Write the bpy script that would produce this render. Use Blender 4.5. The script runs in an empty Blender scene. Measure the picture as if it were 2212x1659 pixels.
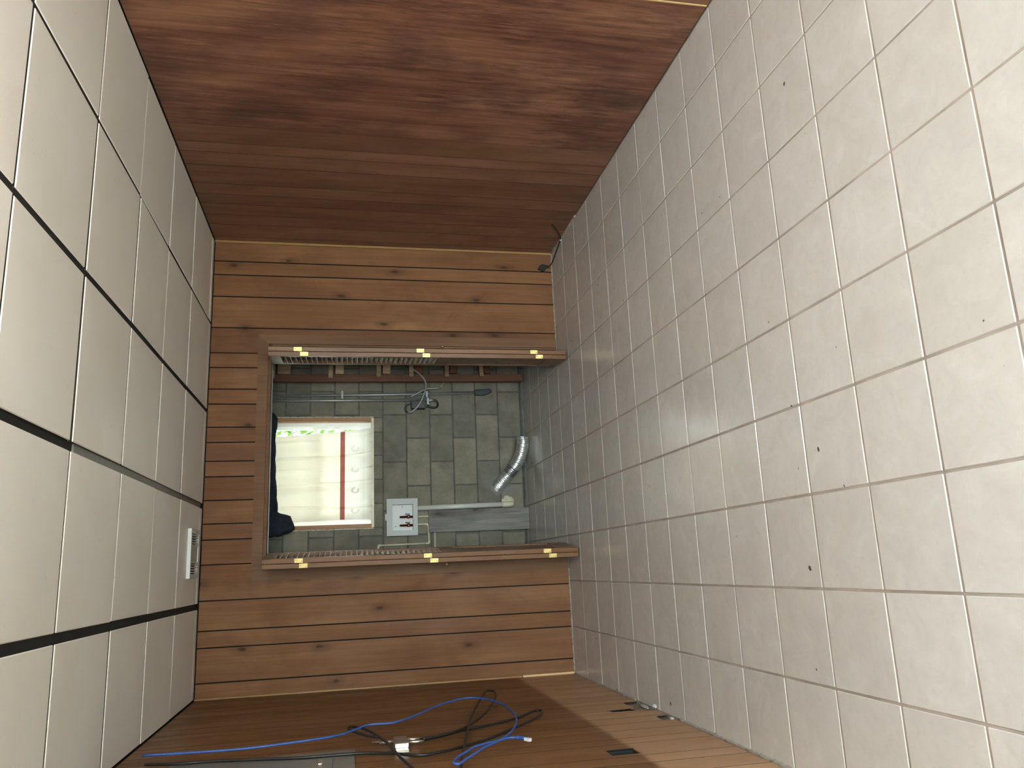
import bpy, bmesh, math, random
from mathutils import Vector, Matrix
random.seed(7)
scene = bpy.context.scene
COL = scene.collection
# ------------------------------------------------------------------ camera (phone held sideways: rolled 90 degrees)
FPX = 1696.06
CAM = Vector((-2.0171, -4.2008, 1.5037))
RIGHT = Vector((0.9734, -0.2292, 0.0045)); FWD = Vector((0.2253, 0.9529, -0.2031)); UP = Vector((0.0423, 0.1987, 0.9791))
cam_data = bpy.data.cameras.new('camera'); cam = bpy.data.objects.new('camera', cam_data); COL.objects.link(cam)
cam_data.sensor_fit = 'HORIZONTAL'; cam_data.sensor_width = 36.0; cam_data.lens = 36.0 * FPX / 2212.0
cam_data.clip_start = 0.05; cam_data.clip_end = 200
xa = -UP.normalized(); za = -FWD.normalized(); ya = za.cross(xa).normalized(); xa = ya.cross(za)
m = Matrix.Identity(4)
for i in range(3):
    m[i][0] = xa[i]; m[i][1] = ya[i]; m[i][2] = za[i]; m[i][3] = CAM[i]
cam.matrix_world = m
scene.camera = cam
# ------------------------------------------------------------------ light: overcast sky through the openings
world = bpy.data.worlds.new('sky'); scene.world = world; world.use_nodes = True
bg = world.node_tree.nodes['Background']
bg.inputs['Color'].default_value = (0.84, 0.94, 1.0, 1); bg.inputs['Strength'].default_value = 1.0
scene.view_settings.view_transform = 'Standard'; scene.view_settings.look = 'None'
scene.view_settings.gamma = 1.0; scene.view_settings.use_curve_mapping = False
scene.view_settings.exposure = 5.28
def portal(name, loc, sx, sy, rot):
    l = bpy.data.lights.new(name, 'AREA'); l.shape = 'RECTANGLE'; l.size = sx; l.size_y = sy
    l.cycles.is_portal = True
    o = bpy.data.objects.new(name, l); COL.objects.link(o); o.location = loc; o.rotation_euler = rot
# room extents
XL, XR, YB, YC, YR, ZC = -2.745, 0.29, 1.225, 2.465, -6.4, 2.43
WX0, WX1, WZ0, WZ1 = -1.665, -0.74, 1.30, 2.22            # closet window hole
GX0, GX1, GZ1 = -2.68, -0.50, 2.05
RY0, RY1, RZ0, RZ1 = -4.3, -3.3, 0.95, 2.10                # window in the right wall, nearer than the frame's edge
#                        # glass door behind the camera
portal('sky_portal_window', (-1.2, YC + 0.30, 1.76), 1.0, 1.0, (-math.pi/2, 0, 0))
portal('sky_portal_door', ((GX0+GX1)/2, YR - 0.20, 1.02), GX1-GX0+0.1, 2.1, (math.pi/2, 0, 0))
portal('sky_portal_side', (XR+0.20, (RY0+RY1)/2, (RZ0+RZ1)/2), RZ1-RZ0+0.1, RY1-RY0+0.1, (0, math.pi/2, 0))

# ------------------------------------------------------------------ materials
def new_mat(name):
    mt = bpy.data.materials.new(name); mt.use_nodes = True
    nt = mt.node_tree; return mt, nt, nt.nodes['Principled BSDF']
def N(nt, t, **kw):
    n = nt.nodes.new(t)
    for k, v in kw.items():
        if k in n.inputs: n.inputs[k].default_value = v
        else: setattr(n, k, v)
    return n
def ramp(nt, fac, stops):
    r = nt.nodes.new('ShaderNodeValToRGB'); e = r.color_ramp.elements
    while len(e) < len(stops): e.new(0.5)
    for i, (p, c) in enumerate(stops):
        e[i].position = p; e[i].color = (*c, 1) if len(c) == 3 else c
    nt.links.new(fac, r.inputs['Fac']); return r.outputs['Color']
def mixc(nt, a, b, fac, mode='MIX'):
    x = nt.nodes.new('ShaderNodeMix'); x.data_type = 'RGBA'; x.blend_type = mode
    for s, v in ((x.inputs[6], a), (x.inputs[7], b), (x.inputs[0], fac)):
        if hasattr(v, 'is_linked'): nt.links.new(v, s)
        elif isinstance(v, (int, float)): s.default_value = v
        else: s.default_value = (*v, 1)
    return x.outputs[2]
def mathn(nt, op, a, b=0.5, c=None):
    x = nt.nodes.new('ShaderNodeMath'); x.operation = op
    for i, v in enumerate((a, b, c)):
        if v is None: continue
        if hasattr(v, 'is_linked'): nt.links.new(v, x.inputs[i])
        else: x.inputs[i].default_value = v
    return x.outputs[0]
def wcoord(nt, scale=(1, 1, 1), jitter=0.0):
    g = nt.nodes.new('ShaderNodeNewGeometry'); out = g.outputs['Position']
    if jitter:
        oi = nt.nodes.new('ShaderNodeObjectInfo'); v = nt.nodes.new('ShaderNodeVectorMath'); v.operation = 'MULTIPLY_ADD'
        cx = nt.nodes.new('ShaderNodeCombineXYZ')
        for k in range(3): nt.links.new(oi.outputs['Random'], cx.inputs[k])
        nt.links.new(cx.outputs[0], v.inputs[0]); v.inputs[1].default_value = (jitter,)*3; nt.links.new(out, v.inputs[2]); out = v.outputs[0]
    mp = nt.nodes.new('ShaderNodeMapping'); mp.inputs['Scale'].default_value = scale; nt.links.new(out, mp.inputs['Vector'])
    return mp.outputs[0]
def noise(nt, vec, scale=5, detail=4, rough=0.55, dist=0.0):
    n = N(nt, 'ShaderNodeTexNoise', Scale=scale, Detail=detail, Roughness=rough, Distortion=dist)
    nt.links.new(vec, n.inputs['Vector']); return n.outputs['Fac']
def bump(nt, p, h, strength=0.2, dist=0.002):
    b = N(nt, 'ShaderNodeBump', Strength=strength, Distance=dist); nt.links.new(h, b.inputs['Height'])
    nt.links.new(b.outputs[0], p.inputs['Normal'])
def simple(name, col, rough=0.6, metal=0.0, var=0.12, vscale=8, bmp=0.0, bscale=80):
    mt, nt, p = new_mat(name)
    v = wcoord(nt); f = noise(nt, v, vscale)
    c = ramp(nt, f, [(0.3, tuple(x*(1-var) for x in col)), (0.7, tuple(min(1, x*(1+var)) for x in col))])
    nt.links.new(c, p.inputs['Base Color']); p.inputs['Roughness'].default_value = rough; p.inputs['Metallic'].default_value = metal
    if bmp: bump(nt, p, noise(nt, v, bscale, 3), bmp, 0.001)
    return mt
def wood(name, dark, mid, light, axis='X', rough=0.42, contrast=1.0, knots=True, streak=False, fade=None, jitter=3.0, coat=0.0, spec=0.35, blotch=False):
    """varnished timber, grain along Z; axis = the horizontal direction along the face"""
    mt, nt, p = new_mat(name)
    sh = 1.0
    vbig = wcoord(nt, (2.2, 2.2, 0.55), jitter); vgr = wcoord(nt, (26, 26, 0.9), jitter); vfine = wcoord(nt, (140, 140, 3.0), jitter)
    a = noise(nt, vbig, 1.6, 3, 0.5, 0.6); b = noise(nt, vgr, 1.0, 5, 0.62, 1.2); c = noise(nt, vfine, 1.0, 3, 0.6)
    s = mathn(nt, 'MULTIPLY_ADD', a, 0.75, mathn(nt, 'MULTIPLY_ADD', b, 0.5 if not streak else 0.75, mathn(nt, 'MULTIPLY', c, 0.18)))
    s = mathn(nt, 'SUBTRACT', s, 0.715 if not streak else 0.84)
    s = mathn(nt, 'MULTIPLY_ADD', s, 2.0*contrast, 0.5)
    col = ramp(nt, s, [(0.12, dark), (0.5, mid), (0.88, light)])
    if blotch:
        bl = noise(nt, wcoord(nt, (1, 1, 0.7), jitter), 4.5, 4, 0.6, 0.4)
        col = mixc(nt, col, dark, mathn(nt, 'MULTIPLY', ramp(nt, bl, [(0.50, (0, 0, 0)), (0.72, (1, 1, 1))]), 0.6))
    if streak:
        vs = wcoord(nt, (46, 46, 5.5), jitter); d = noise(nt, vs, 1.0, 6, 0.7, 0.3)
        vp = wcoord(nt, (1.1, 1.1, 0.8), jitter); e = noise(nt, vp, 1.5, 2)
        dd = mathn(nt, 'MULTIPLY', ramp(nt, d, [(0.46, (0, 0, 0)), (0.64, (1, 1, 1))]), ramp(nt, e, [(0.42, (0, 0, 0)), (0.6, (1, 1, 1))]))
        col = mixc(nt, col, tuple(x*0.42 for x in dark), mathn(nt, 'MULTIPLY', dd, 0.75))
        sm = noise(nt, wcoord(nt, (1.5, 1.5, 1.2), jitter), 2.2, 3)
        col = mixc(nt, col, (0.06, 0.032, 0.026), mathn(nt, 'MULTIPLY', ramp(nt, sm, [(0.48, (0, 0, 0)), (0.66, (1, 1, 1))]), 0.5))
        d2 = noise(nt, wcoord(nt, (60, 60, 6.0), jitter+2), 1.0, 5, 0.65, 0.2)
        l2 = ramp(nt, d2, [(0.56, (0, 0, 0)), (0.72, (1, 1, 1))])
        col = mixc(nt, col, tuple(min(1, x*1.55) for x in light), mathn(nt, 'MULTIPLY', l2, 0.32))
    if knots:
        gk = nt.nodes.new('ShaderNodeNewGeometry'); sk = nt.nodes.new('ShaderNodeSeparateXYZ'); nt.links.new(gk.outputs['Position'], sk.inputs[0])
        ck = nt.nodes.new('ShaderNodeCombineXYZ')
        wob = noise(nt, wcoord(nt, (9, 9, 9)), 1.0, 2)
        nt.links.new(mathn(nt, 'MULTIPLY_ADD', mathn(nt, 'ADD', sk.outputs['X'], sk.outputs['Y']), 4.2, mathn(nt, 'MULTIPLY', wob, 0.12)), ck.inputs[0])
        nt.links.new(mathn(nt, 'MULTIPLY_ADD', sk.outputs['Z'], 1.9, mathn(nt, 'MULTIPLY', wob, 0.15)), ck.inputs[1])
        k = N(nt, 'ShaderNodeTexVoronoi', Scale=1.0, voronoi_dimensions='2D'); nt.links.new(ck.outputs[0], k.inputs['Vector'])
        sep = nt.nodes.new('ShaderNodeSeparateColor'); nt.links.new(k.outputs['Color'], sep.inputs[0])
        on = ramp(nt, sep.outputs[0], [(0.56, (0, 0, 0)), (0.58, (1, 1, 1))])
        core = ramp(nt, k.outputs['Distance'], [(0.03, (1, 1, 1)), (0.055, (0.5,)*3), (0.18, (0, 0, 0))])
        col = mixc(nt, col, tuple(x*0.33 for x in dark), mathn(nt, 'MULTIPLY', mathn(nt, 'MULTIPLY', on, core), 0.85))
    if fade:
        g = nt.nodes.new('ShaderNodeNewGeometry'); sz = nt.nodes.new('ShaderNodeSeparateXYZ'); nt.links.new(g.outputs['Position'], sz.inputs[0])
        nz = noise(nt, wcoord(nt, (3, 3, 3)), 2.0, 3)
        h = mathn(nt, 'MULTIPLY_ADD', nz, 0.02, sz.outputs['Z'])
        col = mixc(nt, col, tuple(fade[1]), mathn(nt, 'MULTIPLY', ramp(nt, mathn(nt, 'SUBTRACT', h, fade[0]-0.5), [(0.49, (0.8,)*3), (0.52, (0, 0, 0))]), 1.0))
    oi = nt.nodes.new('ShaderNodeObjectInfo')
    col = mixc(nt, col, ramp(nt, oi.outputs['Random'], [(0.0, (0.86, 0.82, 0.80)), (1.0, (1.08, 1.07, 1.06))]), 1.0, 'MULTIPLY')
    nt.links.new(col, p.inputs['Base Color'])
    rr = ramp(nt, noise(nt, wcoord(nt, (3, 3, 1.2), jitter), 2.0, 4), [(0.3, (rough-0.08,)*3), (0.7, (rough+0.12,)*3)])
    nt.links.new(rr, p.inputs['Roughness'])
    p.inputs['Specular IOR Level'].default_value = spec
    if coat: p.inputs['Coat Weight'].default_value = coat; p.inputs['Coat Roughness'].default_value = 0.25
    bump(nt, p, b, 0.10, 0.0015)
    return mt
M = {}
M['wood_back'] = wood('varnished_pine_panel', (0.115, 0.048, 0.020), (0.18, 0.083, 0.036), (0.25, 0.13, 0.055), contrast=0.62, blotch=True, rough=0.58, spec=0.2)
M['wood_side'] = wood('dark_grooved_panel', (0.12, 0.054, 0.030), (0.195, 0.094, 0.052), (0.265, 0.14, 0.08), contrast=0.7, knots=False, blotch=True)
M['wood_streak'] = wood('streaked_plywood', (0.115, 0.046, 0.027), (0.20, 0.09, 0.054), (0.285, 0.145, 0.085), contrast=1.0, knots=False, streak=True, rough=0.45, jitter=0.0)
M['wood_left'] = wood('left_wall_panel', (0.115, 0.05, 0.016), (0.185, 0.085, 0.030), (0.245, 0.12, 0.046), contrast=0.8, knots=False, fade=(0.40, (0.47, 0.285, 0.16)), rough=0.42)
M['wood_trim'] = wood('stained_trim', (0.105, 0.052, 0.026), (0.152, 0.08, 0.041), (0.2, 0.112, 0.06), contrast=0.7, knots=False, rough=0.58, spec=0.2)
M['wood_door'] = wood('door_wood', (0.125, 0.06, 0.03), (0.185, 0.095, 0.05), (0.25, 0.14, 0.078), contrast=0.6, knots=False, rough=0.32, spec=0.22)
M['wood_slat'] = wood('pale_slat_wood', (0.24, 0.175, 0.115), (0.33, 0.255, 0.175), (0.42, 0.34, 0.25), contrast=0.5, knots=False, rough=0.34, spec=0.5)  # paler, greyer tone than the rest of the door wood
M['wood_tan'] = wood('tan_corner_trim', (0.22, 0.12, 0.045), (0.31, 0.18, 0.07), (0.4, 0.25, 0.11), contrast=0.7, knots=False)
M['wood_pale'] = wood('bare_pine', (0.42, 0.27, 0.12), (0.55, 0.37, 0.18), (0.65, 0.47, 0.26), contrast=0.6, knots=False)
M['wood_red'] = wood('red_stud', (0.085, 0.03, 0.016), (0.15, 0.06, 0.03), (0.21, 0.095, 0.05), contrast=1.0, knots=False, rough=0.6)
M['wood_rough'] = wood('rough_blocking', (0.2, 0.13, 0.075), (0.42, 0.31, 0.20), (0.6, 0.48, 0.33), contrast=1.1, knots=False, rough=0.75)
M['wood_grey'] = wood('weathered_board', (0.10, 0.09, 0.082), (0.2, 0.19, 0.175), (0.29, 0.28, 0.26), contrast=1.2, rough=0.7)
M['wood_window'] = wood('window_frame_wood', (0.2, 0.085, 0.03), (0.32, 0.15, 0.055), (0.42, 0.22, 0.09), contrast=0.8, knots=False)
M['dark_gap'] = simple('dark_backing', (0.006, 0.004, 0.003), 0.95)
M['black_gap'] = simple('black_ceiling_backing', (0.012, 0.012, 0.011), 0.85)
# ceiling tile
mt, nt, p = new_mat('cream_ceiling_tile'); M['ceil'] = mt
v = wcoord(nt, (1, 1, 1), 5.0)
c = ramp(nt, noise(nt, v, 2.2, 3), [(0.3, (0.775, 0.735, 0.67)), (0.7, (0.84, 0.805, 0.745))])
sp = ramp(nt, noise(nt, v, 34, 2), [(0.70, (0, 0, 0)), (0.76, (1, 1, 1))])
c = mixc(nt, c, (0.55, 0.5, 0.42), mathn(nt, 'MULTIPLY', sp, 0.25))
nt.links.new(c, p.inputs['Base Color']); p.inputs['Roughness'].default_value = 0.42
bump(nt, p, noise(nt, v, 110, 3, 0.6), 0.35, 0.0016)
M['tile_core'] = simple('dark_tile_core', (0.035, 0.028, 0.022), 0.95)
# floor tile
mt, nt, p = new_mat('beige_floor_tile'); M['tile'] = mt
v = wcoord(nt, (1, 1, 1), 6.0)
a = noise(nt, v, 9, 5, 0.6, 0.8); b = noise(nt, v, 38, 3, 0.6)
c = ramp(nt, a, [(0.3, (0.49, 0.465, 0.44)), (0.55, (0.525, 0.503, 0.478)), (0.75, (0.56, 0.543, 0.522))])
c = mixc(nt, c, (0.42, 0.38, 0.34), mathn(nt, 'MULTIPLY', ramp(nt, b, [(0.5, (0, 0, 0)), (0.75, (1, 1, 1))]), 0.22))
oi = nt.nodes.new('ShaderNodeObjectInfo')
c = mixc(nt, c, ramp(nt, oi.outputs['Random'], [(0.0, (0.93, 0.92, 0.91)), (1.0, (1, 1, 1))]), 1.0, 'MULTIPLY')
dk = ramp(nt, noise(nt, wcoord(nt), 24, 1, 0.3), [(0.805, (0, 0, 0)), (0.815, (1, 1, 1))])
c = mixc(nt, c, (0.09, 0.07, 0.055), dk)
nt.links.new(c, p.inputs['Base Color'])
nt.links.new(ramp(nt, a, [(0.3, (0.19,)*3), (0.7, (0.25,)*3)]), p.inputs['Roughness'])
p.inputs['Specular IOR Level'].default_value = 0.85
bump(nt, p, noise(nt, v, 14, 3), 0.03, 0.002)
M['grout'] = simple('tan_grout', (0.30, 0.25, 0.215), 0.85, var=0.25, vscale=6)
# concrete block
mt, nt, p = new_mat('grey_concrete_block'); M['block'] = mt
v = wcoord(nt, (1, 1, 1), 0.0); oi = nt.nodes.new('ShaderNodeObjectInfo')
a = noise(nt, v, 7, 4, 0.6); b = noise(nt, v, 75, 4, 0.7)
c = ramp(nt, a, [(0.3, (0.155, 0.144, 0.109)), (0.7, (0.245, 0.228, 0.176))])
c = mixc(nt, c, ramp(nt, oi.outputs['Random'], [(0.0, (0.80, 0.80, 0.81)), (1.0, (1.12, 1.1, 1.06))]), 1.0, 'MULTIPLY')
c = mixc(nt, c, (0.085, 0.085, 0.078), mathn(nt, 'MULTIPLY', ramp(nt, b, [(0.30, (1, 1, 1)), (0.42, (0, 0, 0))]), 0.6))
pk = ramp(nt, noise(nt, v, 2.6, 3), [(0.60, (0, 0, 0)), (0.72, (1, 1, 1))])
c = mixc(nt, c, (0.31, 0.2, 0.165), mathn(nt, 'MULTIPLY', pk, 0.55))
nt.links.new(c, p.inputs['Base Color']); p.inputs['Roughness'].default_value = 0.93
bump(nt, p, b, 0.5, 0.004)
M['mortar'] = simple('grey_mortar', (0.105, 0.102, 0.088), 0.95, var=0.25, vscale=14, bmp=0.4, bscale=60)
M['caulk'] = simple('dusty_grey_caulk', (0.27, 0.255, 0.225), 0.95, var=0.3, vscale=30)
M['patch'] = simple('smooth_cement_patch', (0.2, 0.21, 0.2), 0.8, var=0.15, vscale=20)
M['plaster'] = simple('pale_putty', (0.5, 0.48, 0.36), 0.9, var=0.2, vscale=40)
M['white_vinyl'] = simple('white_vinyl', (0.8, 0.82, 0.8), 0.35, var=0.03)
M['white_plastic'] = simple('white_plastic', (0.60, 0.61, 0.60), 0.45, var=0.04)
M['grey_plastic'] = simple('off_white_plastic', (0.45, 0.45, 0.43), 0.5, var=0.04)
M['pvc'] = simple('white_pvc', (0.58, 0.58, 0.53), 0.35, var=0.06)
M['cpvc'] = simple('cream_cpvc', (0.6, 0.56, 0.38), 0.4, var=0.06)
M['cream'] = simple('cream_painted_sill', (0.72, 0.66, 0.5), 0.5, var=0.08, vscale=30)
M['brass'] = simple('polished_brass', (0.50, 0.37, 0.15), 0.42, 1.0, var=0.1, vscale=60)
M['copper'] = simple('copper_valve', (0.42, 0.17, 0.11), 0.25, 1.0, var=0.15, vscale=60)
M['blue_plastic'] = simple('blue_handle', (0.02, 0.05, 0.22), 0.4)
M['red_plastic'] = simple('dull_red_handle', (0.22, 0.04, 0.03), 0.45)
M['steel'] = simple('galvanised_steel', (0.36, 0.365, 0.36), 0.45, 0.6, var=0.12, vscale=18)
M['foil'] = simple('crinkled_aluminium', (0.78, 0.78, 0.77), 0.34, 0.9, var=0.15, vscale=40, bmp=0.5, bscale=60)
M['foil_dark'] = simple('dull_foil_tape', (0.36, 0.37, 0.38), 0.42, 0.9, var=0.2, vscale=40)
M['nickel'] = simple('nickel_connector', (0.62, 0.56, 0.49), 0.38, 1.0, var=0.08)
M['grey_metal'] = simple('grey_painted_steel', (0.19, 0.185, 0.17), 0.4, 0.2, var=0.08)
M['grey_box'] = simple('grey_box_plastic', (0.055, 0.062, 0.065), 0.7)
M['black_rubber'] = simple('black_rubber', (0.012, 0.012, 0.012), 0.4, var=0.2)
M['grey_rubber'] = simple('grey_cable_jacket', (0.3, 0.3, 0.29), 0.4)
M['blue_rubber'] = simple('blue_cable_jacket', (0.032, 0.085, 0.30), 0.5, var=0.1)
M['clear_plug'] = simple('clear_plug_plastic', (0.6, 0.62, 0.63), 0.2)
M['navy_cloth'] = simple('navy_fabric', (0.011, 0.014, 0.026), 0.85, var=0.45, vscale=14, bmp=0.3, bscale=220)
M['debris'] = simple('grey_rubble', (0.42, 0.43, 0.41), 0.9, var=0.3, vscale=60)
M['dirt'] = simple('brown_dusty_timber', (0.21, 0.16, 0.12), 0.9, var=0.3, vscale=20)
M['lens'] = simple('grey_lens', (0.42, 0.45, 0.42), 0.3, var=0.03)
M['patio'] = simple('tan_patio', (0.55, 0.52, 0.46), 0.9, var=0.1)
M['lawn'] = simple('pale_gravel_path', (0.5, 0.48, 0.42), 0.9, var=0.3, vscale=3)
M['stucco'] = simple('painted_back_wall', (0.5, 0.46, 0.4), 0.8)
def cloth(name, col, trans, alpha=1.0):
    mt = bpy.data.materials.new(name); mt.use_nodes = True; nt = mt.node_tree
    nt.nodes.remove(nt.nodes['Principled BSDF']); out = nt.nodes['Material Output']
    v = wcoord(nt, (1, 1, 1)); f = noise(nt, v, 5, 3)
    c = ramp(nt, f, [(0.3, tuple(x*0.93 for x in col)), (0.7, col)])
    d = nt.nodes.new('ShaderNodeBsdfDiffuse'); t = nt.nodes.new('ShaderNodeBsdfTranslucent'); mx = nt.nodes.new('ShaderNodeMixShader')
    nt.links.new(c, d.inputs['Color']); nt.links.new(c, t.inputs['Color']); mx.inputs[0].default_value = trans
    nt.links.new(d.outputs[0], mx.inputs[1]); nt.links.new(t.outputs[0], mx.inputs[2]); o = mx.outputs[0]
    if alpha < 1:
        tr = nt.nodes.new('ShaderNodeBsdfTransparent'); m2 = nt.nodes.new('ShaderNodeMixShader')
        wv = noise(nt, wcoord(nt, (1, 1, 1)), 46, 2)
        al = ramp(nt, wv, [(0.4, (alpha-0.012,)*3), (0.62, (min(1, alpha+0.01),)*3)])
        nt.links.new(al, m2.inputs[0]); nt.links.new(tr.outputs[0], m2.inputs[1]); nt.links.new(o, m2.inputs[2]); o = m2.outputs[0]
    nt.links.new(o, out.inputs['Surface']); return mt
M['curtain'] = cloth('cream_curtain_cloth', (0.79, 0.70, 0.57), 0.28)
M['sheer'] = cloth('sheer_lace', (0.73, 0.67, 0.60), 0.26, 1.0)
M['hem'] = cloth('white_lace_hem', (0.80, 0.76, 0.66), 0.32)
M['redband'] = cloth('red_ribbon', (0.34, 0.10, 0.075), 0.22)
M['leaf'] = cloth('green_leaf', (0.06, 0.12, 0.022), 0.45)
mt = bpy.data.materials.new('clear_glass'); mt.use_nodes = True; nt = mt.node_tree; nt.nodes.remove(nt.nodes['Principled BSDF'])
tr = nt.nodes.new('ShaderNodeBsdfTransparent'); gl = nt.nodes.new('ShaderNodeBsdfGlossy'); gl.inputs['Roughness'].default_value = 0.02
fr = nt.nodes.new('ShaderNodeFresnel'); mx = nt.nodes.new('ShaderNodeMixShader'); tr.inputs['Color'].default_value = (0.93, 0.96, 0.94, 1)
nt.links.new(fr.outputs[0], mx.inputs[0]); nt.links.new(tr.outputs[0], mx.inputs[1]); nt.links.new(gl.outputs[0], mx.inputs[2])
nt.links.new(mx.outputs[0], nt.nodes['Material Output'].inputs['Surface']); M['glass'] = mt

# ------------------------------------------------------------------ builders
W = {}                                                    # world origin of every object that can be a parent
def link(name, me, loc, parent=None, mat=None):
    o = bpy.data.objects.new(name, me); COL.objects.link(o)
    loc = Vector(loc); W[o] = loc
    if parent is not None:
        o.parent = parent; o.location = loc - W[parent]
    else: o.location = loc
    if mat is not None and me is not None and not me.materials: me.materials.append(M[mat])
    return o
def tag(o, label=None, cat=None, group=None, kind=None):
    if label: o['label'] = label
    if cat: o['category'] = cat
    if group: o['group'] = group
    if kind: o['kind'] = kind
    return o
def empty(name, loc, label=None, cat=None, group=None, kind=None):
    o = link(name, None, loc); o.empty_display_size = 0.05
    return tag(o, label, cat, group, kind)
_cache = {}
GROOVED = {'wood_back': 0, 'wood_side': 1, 'wood_left': 1}      # planks whose long edges carry the dark groove paint
def boxmesh(sx, sy, sz, bev, mat, name='piece'):
    key = (round(sx, 4), round(sy, 4), round(sz, 4), bev, mat)
    if key in _cache: return _cache[key]
    bm = bmesh.new(); bmesh.ops.create_cube(bm, size=1.0)
    bmesh.ops.scale(bm, vec=(sx, sy, sz), verts=bm.verts)
    if bev: bmesh.ops.bevel(bm, geom=list(bm.edges), offset=bev, segments=1, affect='EDGES', clamp_overlap=True)
    me = bpy.data.meshes.new(name)
    if mat in GROOVED:
        for fc in bm.faces:
            if abs(fc.normal[GROOVED[mat]]) > 0.5: fc.material_index = 1
    if mat == 'ceil':
        for fc in bm.faces:
            if abs(fc.normal.z) < 0.1: fc.material_index = 1
    bm.to_mesh(me); bm.free(); me.materials.append(M[mat]); _cache[key] = me
    if mat == 'ceil': me.materials.append(M['tile_core'])
    if mat in GROOVED: me.materials.append(M['dark_gap'])
    return me
def box(name, x0, x1, y0, y1, z0, z1, mat, parent=None, bev=0.0):
    x0, x1 = min(x0, x1), max(x0, x1); y0, y1 = min(y0, y1), max(y0, y1); z0, z1 = min(z0, z1), max(z0, z1)
    return link(name, boxmesh(x1-x0, y1-y0, z1-z0, bev, mat, name), ((x0+x1)/2, (y0+y1)/2, (z0+z1)/2), parent)
def boxes(name, lst, mat, parent=None, bev=0.0):
    """several boxes joined as one mesh (one piece of structure or one part)"""
    bm = bmesh.new()
    for x0, x1, y0, y1, z0, z1 in lst:
        r = bmesh.ops.create_cube(bm, size=1.0, matrix=Matrix.Translation(((x0+x1)/2, (y0+y1)/2, (z0+z1)/2)) @ Matrix.Diagonal((x1-x0, y1-y0, z1-z0, 1)))
    if bev: bmesh.ops.bevel(bm, geom=list(bm.edges), offset=bev, segments=1, affect='EDGES', clamp_overlap=True)
    c = sum((v.co for v in bm.verts), Vector())/len(bm.verts)
    for v in bm.verts: v.co -= c
    me = bpy.data.meshes.new(name); bm.to_mesh(me); bm.free()
    return link(name, me, c, parent, mat)
def plate(name, outline, fixed, d0, d1, mat, parent=None, axis='X'):
    """polygons (lists of 2D points) extruded between d0 and d1 along the axis; axis X: points are (y,z); axis Y: (x,z); axis Z: (x,y)"""
    polys = outline if isinstance(outline[0][0], (tuple, list)) else [outline]
    vs, fs = [], []
    def P(a, b, d): return {'X': (d, a, b), 'Y': (a, d, b), 'Z': (a, b, d)}[axis]
    for poly in polys:
        n = len(poly); o = len(vs)
        vs += [P(a, b, d0) for a, b in poly] + [P(a, b, d1) for a, b in poly]
        fs += [tuple(o+i for i in range(n)), tuple(o+n+i for i in reversed(range(n)))]
        fs += [(o+i, o+n+i, o+n+(i+1) % n, o+(i+1) % n) for i in range(n)]
    c = sum((Vector(v) for v in vs), Vector())/len(vs)
    me = bpy.data.meshes.new(name); me.from_pydata([tuple(Vector(v)-c) for v in vs], [], fs)
    bm = bmesh.new(); bm.from_mesh(me); bmesh.ops.recalc_face_normals(bm, faces=bm.faces)
    if mat in GROOVED:
        me.materials.append(M[mat]); me.materials.append(M['dark_gap'])
        for fc in bm.faces:
            if abs(fc.normal[GROOVED[mat]]) > 0.9: fc.material_index = 1
    bm.to_mesh(me); bm.free()
    return link(name, me, c, parent, mat)
def smooth(pts, k=6):
    pts = [Vector(p) for p in pts]; out = []
    for i in range(len(pts)-1):
        p0 = pts[max(0, i-1)]; p1 = pts[i]; p2 = pts[i+1]; p3 = pts[min(len(pts)-1, i+2)]
        for j in range(k):
            t = j/k
            out.append(0.5*((2*p1)+(p2-p0)*t+(2*p0-5*p1+4*p2-p3)*t*t+(3*p1-p0-3*p2+p3)*t**3))
    out.append(pts[-1]); return out
def tube_geo(pts, rad, seg=10, cap=True):
    """rad: number or function of index"""
    vs, fs = [], []; n = len(pts); up = None
    for i, p in enumerate(pts):
        t = (pts[min(n-1, i+1)] - pts[max(0, i-1)]).normalized()
        if up is None: up = t.orthogonal().normalized()
        up = (up - t*up.dot(t)).normalized(); s = t.cross(up)
        r = rad(i) if callable(rad) else rad
        for k in range(seg):
            a = 2*math.pi*k/seg; vs.append(p + r*(math.cos(a)*up + math.sin(a)*s))
    for i in range(n-1):
        for k in range(seg):
            fs.append((i*seg+k, i*seg+(k+1) % seg, (i+1)*seg+(k+1) % seg, (i+1)*seg+k))
    if cap: fs += [tuple(reversed(range(seg))), tuple((n-1)*seg+k for k in range(seg))]
    return vs, fs
def mesh_obj(name, vs, fs, mat, parent=None, sm=True, origin=None):
    c = Vector(origin) if origin is not None else sum((Vector(v) for v in vs), Vector())/len(vs)
    me = bpy.data.meshes.new(name); me.from_pydata([tuple(Vector(v)-c) for v in vs], [], fs)
    if sm: me.polygons.foreach_set('use_smooth', [True]*len(me.polygons))
    return link(name, me, c, parent, mat)
def tube(name, pts, rad, mat, parent=None, seg=10, k=6, raw=False):
    pts = [Vector(p) for p in pts] if raw else smooth(pts, k)
    vs, fs = tube_geo(pts, rad, seg); return mesh_obj(name, vs, fs, mat, parent)
def lathe(name, prof, base, axis, mat, parent=None, seg=14):
    ax = Vector(axis).normalized(); u = ax.orthogonal().normalized(); w = ax.cross(u); base = Vector(base); vs, fs = [], []
    for r, h in prof:
        for k in range(seg):
            a = 2*math.pi*k/seg; vs.append(base + ax*h + r*(math.cos(a)*u+math.sin(a)*w))
    n = len(prof)
    for i in range(n-1):
        for k in range(seg): fs.append((i*seg+k, i*seg+(k+1) % seg, (i+1)*seg+(k+1) % seg, (i+1)*seg+k))
    fs += [tuple(reversed(range(seg))), tuple((n-1)*seg+k for k in range(seg))]
    return mesh_obj(name, vs, fs, mat, parent)

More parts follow.
